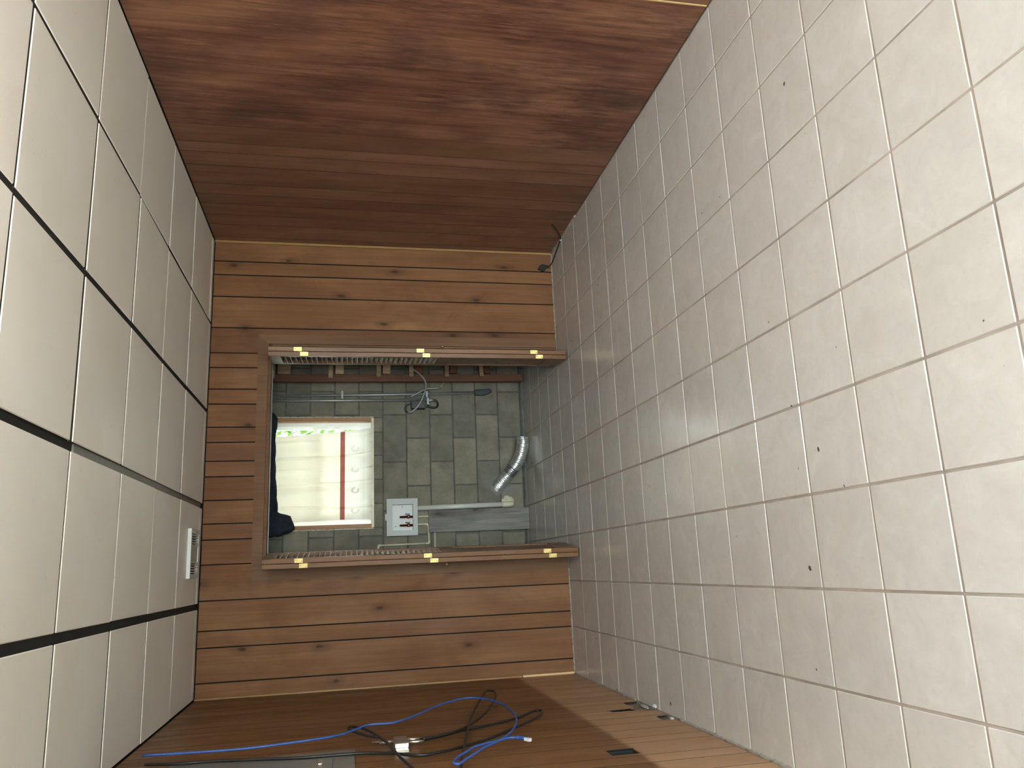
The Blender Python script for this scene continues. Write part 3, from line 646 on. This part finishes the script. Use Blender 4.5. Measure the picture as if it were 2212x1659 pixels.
# drain pipe
dp = empty('drain_pipe', (-1.50, 2.43, 0.12), 'thick white plastic drain pipe running down from the laundry box', 'pipe')
tube('pipe', [(-1.517, 2.432, 0.96), (-1.504, 2.432, 0.2)], 0.0215, 'pvc', dp, 18, raw=True)
tube('elbow', [(-1.505, 2.432, 0.215), (-1.5045, 2.432, 0.17), (-1.503, 2.436, 0.15), (-1.502, 2.447, 0.137), (-1.502, 2.475, 0.134)], 0.0245, 'cpvc', dp, 18, 5)
# supply pipes
sp_ = tube('supply_pipe', [(-1.585, 2.442, 0.985), (-1.585, 2.442, 0.80)], 0.0075, 'cpvc', None, 10, raw=True); tag(sp_, 'short thin cream supply pipe below the blue-handled valve', 'pipe')
s2 = empty('supply_pipe', (-1.65, 2.442, 0.86), 'short thin cream supply pipe with an elbow below the red-handled valve', 'pipe')
tube('pipe', [(-1.65, 2.442, 0.985), (-1.649, 2.442, 0.872)], 0.0075, 'cpvc', s2, 10, raw=True); tube('elbow', [(-1.649, 2.442, 0.885), (-1.649, 2.442, 0.868), (-1.653, 2.443, 0.86), (-1.665, 2.447, 0.857)], 0.0105, 'cpvc', s2, 10, 4)
s3 = empty('supply_pipe', (-1.80, 2.45, 0.85), 'long thin cream water pipe with elbows running up beside the left louvred door', 'pipe')
tube('pipe', [(-1.66, 2.452, 0.852), (-1.795, 2.452, 0.846)], 0.0075, 'cpvc', s3, 10, raw=True); tube('elbow', [(-1.782, 2.452, 0.847), (-1.797, 2.452, 0.847), (-1.8055, 2.452, 0.853), (-1.806, 2.452, 0.873)], 0.0105, 'cpvc', s3, 10, 4)
tube('pipe', [(-1.806, 2.452, 0.87), (-1.811, 2.452, 1.25)], 0.0075, 'cpvc', s3, 10, raw=True); tube('elbow', [(-1.811, 2.452, 1.24), (-1.811, 2.452, 1.256), (-1.817, 2.452, 1.263), (-1.835, 2.452, 1.264)], 0.0105, 'cpvc', s3, 10, 4)
tube('pipe', [(-1.83, 2.452, 1.264), (-2.60, 2.452, 1.27)], 0.0075, 'cpvc', s3, 10, raw=True)
s4 = tube('supply_pipe', [(-1.66, 2.452, 0.798), (-2.60, 2.452, 0.80)], 0.0075, 'cpvc', None, 10, raw=True); tag(s4, 'thin cream water pipe crossing level with the top of the grey board', 'pipe')
# weathered board leaning on the wall
bd = link('leaning_board', boxmesh(0.182, 0.019, 0.85, 0.0015, 'wood_grey', 'leaning_board'), (-1.628, 2.408, 0.4255)); bd.rotation_euler = (-0.055, 0, 0)
tag(bd, 'weathered grey board leaning upright on the block wall under the laundry box', 'board')
# dryer duct
du = empty('dryer_duct', (-1.2, 2.33, 0), 'crinkled silver dryer duct bending from the block wall to the floor', 'duct')
dpath = smooth([(-1.345, 2.462, 0.24), (-1.33, 2.425, 0.232), (-1.295, 2.385, 0.205), (-1.245, 2.355, 0.16), (-1.185, 2.325, 0.112), (-1.11, 2.295, 0.075), (-1.03, 2.262, 0.058), (-0.965, 2.232, 0.0575)], 40)
def corr(name, i0, i1, mat, amp, parent, cap=True):
    pts = dpath[i0:i1+1]; vs, fs = tube_geo(pts, lambda i: 0.0475+amp*abs(math.sin((i+i0)*0.42)), 28, cap)
    vs = [v + Vector((random.gauss(0, .0006), random.gauss(0, .0006), random.gauss(0, .0006))) for v in vs]
    return mesh_obj(name, vs, fs, mat, parent)
n = len(dpath)-1; k1_, k2_ = int(n*0.40), int(n*0.53)
corr('flexible_section', 0, k1_, 'foil', 0.0065, du); corr('tape_band', k1_-4, k2_+4, 'foil_dark', 0.002, du); corr('flexible_section', k2_, n, 'foil', 0.0065, du, cap=False)
# conduits
c1 = empty('metal_conduit', (-0.53, 2.447, 0.27), 'long grey metal conduit ending in a grey plastic fitting near the closet floor', 'conduit')
tube('pipe', [(-0.563, 2.448, ZC+0.01), (-0.545, 2.448, 1.2), (-0.528, 2.448, 0.42)], 0.0115, 'steel', c1, 14, raw=True)
vs, fs = [], []
prof = [(0.43, 0.014, 0.012), (0.42, 0.026, 0.016), (0.40, 0.028, 0.018), (0.34, 0.028, 0.018), (0.30, 0.024, 0.017), (0.278, 0.013, 0.012)]
for z, rx, ry in prof:
    for k in range(20):
        a = 2*math.pi*k/20; cxx = -0.524+(0.012 if z < 0.31 else 0)
        vs.append(Vector((cxx+rx*math.copysign(abs(math.cos(a))**0.6, math.cos(a)), 2.444+ry*math.copysign(abs(math.sin(a))**0.6, math.sin(a)), z)))
for i in range(len(prof)-1):
    for k in range(20): fs.append((i*20+k, (i+1)*20+k, (i+1)*20+(k+1) % 20, i*20+(k+1) % 20))
fs += [tuple(range(20)), tuple(reversed(range(100, 120)))]
mesh_obj('end_fitting', vs, fs, 'grey_box', c1)
for z in (1.56, 0.845): boxes('strap', [(-0.585 if z > 1 else -0.57, -0.515, 2.432, 2.435, z-0.008, z+0.008), (-0.586 if z > 1 else -0.571, -0.58 if z > 1 else -0.565, 2.432, 2.466, z-0.008, z+0.008)], 'steel', c1)
c2 = empty('metal_conduit', (-0.595, 2.44, 0.8), 'shorter grey metal conduit stopping beside the black box', 'conduit')
tube('pipe', [(-0.602, 2.440, ZC+0.01), (-0.594, 2.440, 0.815)], 0.0115, 'steel', c2, 14, raw=True)
lathe('coupling', [(0.014, 0), (0.014, 0.03), (0.012, 0.034), (0.012, 0.04)], (-0.594, 2.440, 0.79), (0, 0, 1), 'steel', c2, 14)
boxes('strap', [(-0.63, -0.575, 2.425, 2.428, 0.83, 0.846), (-0.634, -0.628, 2.425, 2.466, 0.826, 0.842)], 'steel', c2)
# black box with whip
jb = empty('junction_box', (-0.638, 2.43, 0.86), 'small black electrical box hanging beside the conduits with a short black cord', 'electrical box')
box('body', -0.676, -0.606, 2.395, 2.455, 0.862, 0.985, 'black_rubber', jb, 0.004)
lathe('connector', [(0.007, 0), (0.007, 0.014), (0.005, 0.016)], (-0.648, 2.43, 0.864), (0, 0, -1), 'nickel', jb, 12)
tube('cord', [(-0.648, 2.43, 0.853), (-0.652, 2.43, 0.83), (-0.661, 2.432, 0.796), (-0.657, 2.436, 0.765), (-0.63, 2.44, 0.752), (-0.603, 2.44, 0.764), (-0.594, 2.44, 0.789)], 0.0085, 'black_rubber', jb, 12)
# grey cable
gc = empty('grey_cable', (-0.45, 2.39, 0.86), 'loose grey cable curving from the wood framing to the black box', 'cable')
tube('jacket', [(-0.27, 2.285, 1.015), (-0.306, 2.29, 0.995), (-0.346, 2.295, 0.98), (-0.373, 2.31, 0.942), (-0.408, 2.325, 0.899), (-0.448, 2.335, 0.869), (-0.488, 2.375, 0.859), (-0.541, 2.375, 0.871), (-0.586, 2.372, 0.889), (-0.634, 2.375, 0.911), (-0.678, 2.385, 0.946), (-0.704, 2.40, 0.981), (-0.700, 2.42, 1.005)], 0.0075, 'grey_rubber', gc, 10)
tube('free_end', [(-0.704, 2.42, 1.005), (-0.69, 2.425, 1.028), (-0.66, 2.425, 1.035), (-0.637, 2.425, 1.012), (-0.63, 2.425, 0.99)], 0.0045, 'black_rubber', gc, 8)
# bent pipe bracket
bk = empty('bent_tube', (-0.5, 2.45, 0.72), 'thin bent grey tube branching off the conduits towards the reddish stud', 'tube')
tube('tube', [(-0.568, 2.418, 0.985), (-0.545, 2.42, 0.94), (-0.515, 2.42, 0.885), (-0.497, 2.425, 0.84), (-0.487, 2.43, 0.727)], 0.008, 'steel', bk, 10)
tube('tip', [(-0.487, 2.43, 0.73), (-0.465, 2.425, 0.712), (-0.438, 2.42, 0.70)], 0.006, 'wood_rough', bk, 8)

# ------------------------------------------------------------------ ceiling fan grille
fg = empty('ceiling_fan_grille', (-1.866, 0.91, ZC), 'white rectangular exhaust fan grille with slots on the ceiling above the closet', 'fan grille')
fx0, fx1, fy0, fy1, fz = -2.012, -1.722, 0.785, 1.04, ZC-0.022
boxes('frame', [(fx0, fx0+0.05, fy0, fy1, fz, ZC-0.001), (fx1-0.05, fx1, fy0, fy1, fz, ZC-0.001), (fx0+0.05, fx1-0.05, fy0, fy0+0.022, fz, ZC-0.001), (fx0+0.05, fx1-0.05, fy1-0.022, fy1, fz, ZC-0.001)][:0] or
      [(fx0, fx0+0.026, fy0, fy1, fz, ZC-0.001), (fx1-0.026, fx1, fy0, fy1, fz, ZC-0.001), (fx0+0.026, fx1-0.026, fy0, fy0+0.02, fz, ZC-0.001), (fx0+0.026, fx1-0.026, fy1-0.02, fy1, fz, ZC-0.001), (fx0+0.09, fx0+0.098, fy0+0.02, fy1-0.02, fz, ZC-0.001), (fx1-0.098, fx1-0.09, fy0+0.02, fy1-0.02, fz, ZC-0.001)], 'white_plastic', fg, 0.001)
box('lens', fx0+0.098, fx1-0.098, fy0+0.02, fy1-0.02, fz+0.004, fz+0.008, 'lens', fg)
box('backing', fx0+0.026, fx1-0.026, fy0+0.02, fy1-0.02, ZC-0.004, ZC-0.001, 'black_gap', fg)
for side in (0, 1):
    for q in range(4):
        x = (fx0+0.036+q*0.015) if side == 0 else (fx1-0.036-q*0.015)
        o = box('slat', x-0.0035, x+0.0035, fy0+0.02, fy1-0.02, fz+0.001, fz+0.013, 'white_plastic', fg)
for x in (fx0+0.013, fx1-0.013): lathe('screw', [(0.004, 0), (0.0035, 0.0015), (0.001, 0.002)], (x, 0.91, fz), (0, 0, -1), 'nickel', fg, 10)

# ------------------------------------------------------------------ left wall fittings
X0 = XL
def wallpts(lst, off=0.008): return [(X0+off, y, z) for y, z in lst]
ep = empty('electrical_panel', (X0, -0.9, 1.475), 'grey metal electrical panel cover mounted on the left wood wall', 'electrical panel')
box('cover', X0+0.0005, X0+0.006, -1.02, -0.578, 1.475, 2.20, 'grey_metal', ep, 0.0015)
dr = box('door', X0+0.0062, X0+0.012, -0.985, -0.72, 1.56, 2.12, 'grey_metal', ep, 0.0015)
box('latch', X0+0.0122, X0+0.017, -0.83, -0.76, 1.60, 1.615, 'nickel', ep, 0.001)
# coax splitter with connectors
spl = empty('coax_splitter', (X0, -0.58, 1.28), 'small nickel coax splitter hanging among the black cables on the left wall', 'splitter')
box('body', X0+0.008, X0+0.030, -0.655, -0.515, 1.252, 1.312, 'nickel', spl, 0.003)
boxes('ground_tab', [(X0+0.001, X0+0.010, -0.70, -0.655, 1.256, 1.308)], 'nickel', spl, 0.001)
for py_, z0, z1 in ((-0.545, 1.252, 1.20), (-0.60, 1.252, 1.185), (-0.56, 1.312, 1.372)):
    tube('connector', [(X0+0.019, py_, z0), (X0+0.019, py_, (z0+z1)/2), (X0+0.019, py_, z1)], lambda i: (0.0065, 0.0075, 0.005)[i], 'nickel', spl, 10, raw=True)
tube('connector', [(X0+0.010, -0.50, 1.30), (X0+0.010, -0.49, 1.40)], 0.0055, 'nickel', spl, 8, raw=True)
cA = tube('coax_cable', wallpts([(-0.555, 2.30), (-0.591, 2.175), (-0.601, 2.037), (-0.641, 1.86), (-0.682, 1.683), (-0.692, 1.541), (-0.703, 1.434), (-0.753, 1.329), (-0.824, 1.234), (-0.812, 1.154), (-0.742, 1.035), (-0.628, 0.903), (-0.436, 0.744), (-0.265, 0.619), (-0.12, 0.553), (-0.075, 0.565), (-0.10, 0.60), (-0.228, 0.70), (-0.344, 0.852), (-0.412, 0.988), (-0.50, 1.10), (-0.545, 1.195)], 0.013), 0.0058, 'black_rubber', None, 10, 6)
tag(cA, 'black coax cable dropping past the grey panel and looping up to the splitter', 'cable')
cB = tube('coax_cable', wallpts([(-0.60, 1.19), (-0.575, 1.128), (-0.51, 1.042), (-0.349, 0.938), (-0.071, 0.823), (0.30, 0.714), (0.50, 0.680), (0.575, 0.70), (0.50, 0.742), (0.281, 0.802), (-0.219, 0.926), (-0.639, 1.009), (-1.038, 1.084), (-1.4, 1.14)], 0.028), 0.0058, 'black_rubber', None, 10, 6)
tag(cB, 'black coax cable making the tall narrow loop reaching furthest along the left wall', 'cable')
cC = tube('coax_cable', wallpts([(-1.35, 1.24), (-0.946, 1.312), (-0.709, 1.341), (-0.475, 1.391), (-0.34, 1.435), (-0.275, 1.480), (-0.30, 1.500), (-0.427, 1.462), (-0.527, 1.405), (-0.56, 1.366)], 0.042), 0.0058, 'black_rubber', None, 10, 6)
tag(cC, 'black coax cable looping above the splitter beside the grey panel corner', 'cable')
be = empty('ethernet_cable', (X0, -0.4, 0.74), 'blue ethernet cable draped across the left wood wall with a clear plug end', 'cable')
tube('jacket', wallpts([(-0.60, 2.30), (-0.633, 2.032), (-0.632, 1.882), (-0.603, 1.758), (-0.561, 1.616), (-0.509, 1.529), (-0.424, 1.468), (-0.342, 1.411), (-0.34, 1.307), (-0.246, 1.219), (0.016, 1.065), (0.16, 0.944), (0.189, 0.855), (0.068, 0.78), (-0.16, 0.74), (-0.433, 0.751), (-0.653, 0.801), (-0.808, 0.86), (-0.913, 0.924), (-0.995, 0.988), (-1.061, 1.026), (-1.16, 1.085), (-1.22, 1.12), (-1.19, 1.135), (-1.10, 1.10), (-1.045, 1.065), (-0.979, 1.027), (-0.938, 0.978), (-0.901, 0.914), (-0.87, 0.872), (-0.875, 0.837)], 0.056), 0.0050, 'blue_rubber', be, 8, 6)
tube('plug_boot', wallpts([(-0.875, 0.842), (-0.89, 0.825), (-0.915, 0.812)], 0.056), lambda i: 0.0075, 'blue_rubber', be, 8, 4)
pl_ = box('plug', X0+0.050, X0+0.062, -0.945, -0.912, 0.798, 0.812, 'clear_plug', be, 0.001); pl_.rotation_euler = (0.5, 0, 0)
# outlet opening
ob = empty('outlet_box', (X0-0.02, -1.026, 0.388), 'dark empty outlet box opening cut into the left wood wall above the floor', 'outlet box')
boxes('box_shell', [(X0-0.044, X0-0.041, -1.071, -0.982, 0.389, 0.504), (X0-0.041, X0-0.006, -1.072, -1.069, 0.389, 0.504), (X0-0.041, X0-0.006, -0.984, -0.981, 0.389, 0.504), (X0-0.041, X0-0.006, -1.069, -0.984, 0.389, 0.392)], 'black_rubber', ob)
box('lit_box_top', X0-0.041, X0-0.006, -1.069, -0.984, 0.5005, 0.504, 'grey_plastic', ob)  # light caught by the top wall is put into its paler colour
# ------------------------------------------------------------------ right corner: black cord and hole
co = empty('black_cord', (0.25, 1.05, 0), 'thin black cord running from the hole in the back wall along the right floor corner', 'cord')
tube('cord', [(0.178, YB-0.012, 0.030), (0.19, YB-0.03, 0.012), (0.205, 1.16, 0.006), (0.240, 1.04, 0.0055), (0.272, 0.93, 0.006), (0.281, 0.88, 0.02), (0.2835, 0.80, 0.06), (0.2845, 0.735, 0.10), (0.285, 0.70, 0.125)], 0.0045, 'black_rubber', co, 8)
lathe('white_clip', [(0.007, 0), (0.007, 0.008), (0.005, 0.010)], (0.272, 0.925, 0.001), (0, 0, 1), 'white_plastic', co, 10)
hc = empty('wall_cable_cover', (0.167, YB, 0.08), 'small black heart-shaped cable cover low on the back wall in the right corner', 'cable cover')
plate('cover', [(0.155, 0.113), (0.186, 0.095), (0.196, 0.072), (0.188, 0.040), (0.182, 0.025), (0.170, 0.022), (0.168, 0.045), (0.146, 0.056), (0.140, 0.072)], None, YB-0.016, YB-0.0005, 'black_rubber', hc, 'Y')
boxes('cord_entry', [(0.168, 0.186, YB-0.020, YB-0.004, 0.022, 0.045)], 'black_rubber', hc, 0.003)

# ------------------------------------------------------------------ ceiling lamp behind the frame's edge
mt, nt, p = new_mat('glowing_globe'); M['globe'] = mt
p.inputs['Base Color'].default_value = (0.9, 0.9, 0.88, 1); p.inputs['Emission Color'].default_value = (1.0, 0.95, 0.88, 1); p.inputs['Emission Strength'].default_value = 2.9
cl = empty('ceiling_lamp', (-1.05, -3.02, ZC), 'round frosted globe lamp on a brass base on the cream ceiling', 'lamp')
lathe('base', [(0.10, 0), (0.10, 0.02), (0.06, 0.045), (0.05, 0.07)], (-1.05, -3.02, ZC), (0, 0, -1), 'brass', cl, 24)
lathe('globe', [(0.05, 0.0)]+[(0.13*math.sin(math.radians(a)), 0.12-0.13*math.cos(math.radians(a))) for a in range(25, 176, 10)]+[(0.004, 0.25)], (-1.05, -3.02, ZC-0.065), (0, 0, -1), 'globe', cl, 28)
# ------------------------------------------------------------------ greenery outside the closet window
def shrub(name, c, r, h, n, label):
    root = empty(name, (c[0], c[1], -0.30), label, 'shrub')
    tube('stem', [(c[0], c[1], -0.30), (c[0]+0.1, c[1], h*0.5), (c[0], c[1]+0.1, h*0.85)], 0.05, 'wood_rough', root, 8)
    rnd = random.Random(hash((round(c[0], 2), round(c[1], 2))) % 1000); vs, fs = [], []
    for i in range(n):
        a = rnd.uniform(0, 2*math.pi); u = rnd.uniform(-1, 1); q = rnd.uniform(0.35, 1)**0.5; s = math.sqrt(1-u*u)
        p = Vector((c[0]+r*q*s*math.cos(a), c[1]+r*q*s*math.sin(a), h*0.55+h*0.5*q*u))
        d = Vector((rnd.gauss(0, 1), rnd.gauss(0, 1), rnd.gauss(0, 1))).normalized(); e = d.orthogonal().normalized(); l = rnd.uniform(0.05, 0.11)
        o = len(vs); vs += [p-d*l, p+e*l*0.45, p+d*l, p-e*l*0.45]; fs.append((o, o+1, o+2, o+3))
    fo = mesh_obj('foliage', vs, fs, 'leaf', root, False); fo['kind'] = 'stuff'
sky_blocker = box('added_sky_blocker', -6, 4, YC+0.2, YC+1.1, 2.40, 2.55, 'stucco'); tag(sky_blocker, kind='structure')  # unseen slab over the closet window, added to hold back sky light
shrub('leafy_shrub', (0.95, 6.2, 0), 1.3, 4.6, 5200, 'bright green leafy shrub outside, seen at the right edge of the closet window')
shrub('leafy_shrub', (-4.5, 6.4, 0), 1.25, 4.4, 4000, 'bright green leafy shrub outside, seen at the left edge of the closet window')
shrub('leafy_shrub', (-1.8, 6.8, 0), 1.25, 4.8, 5200, 'bright green leafy shrub outside, straight behind the curtained closet window')
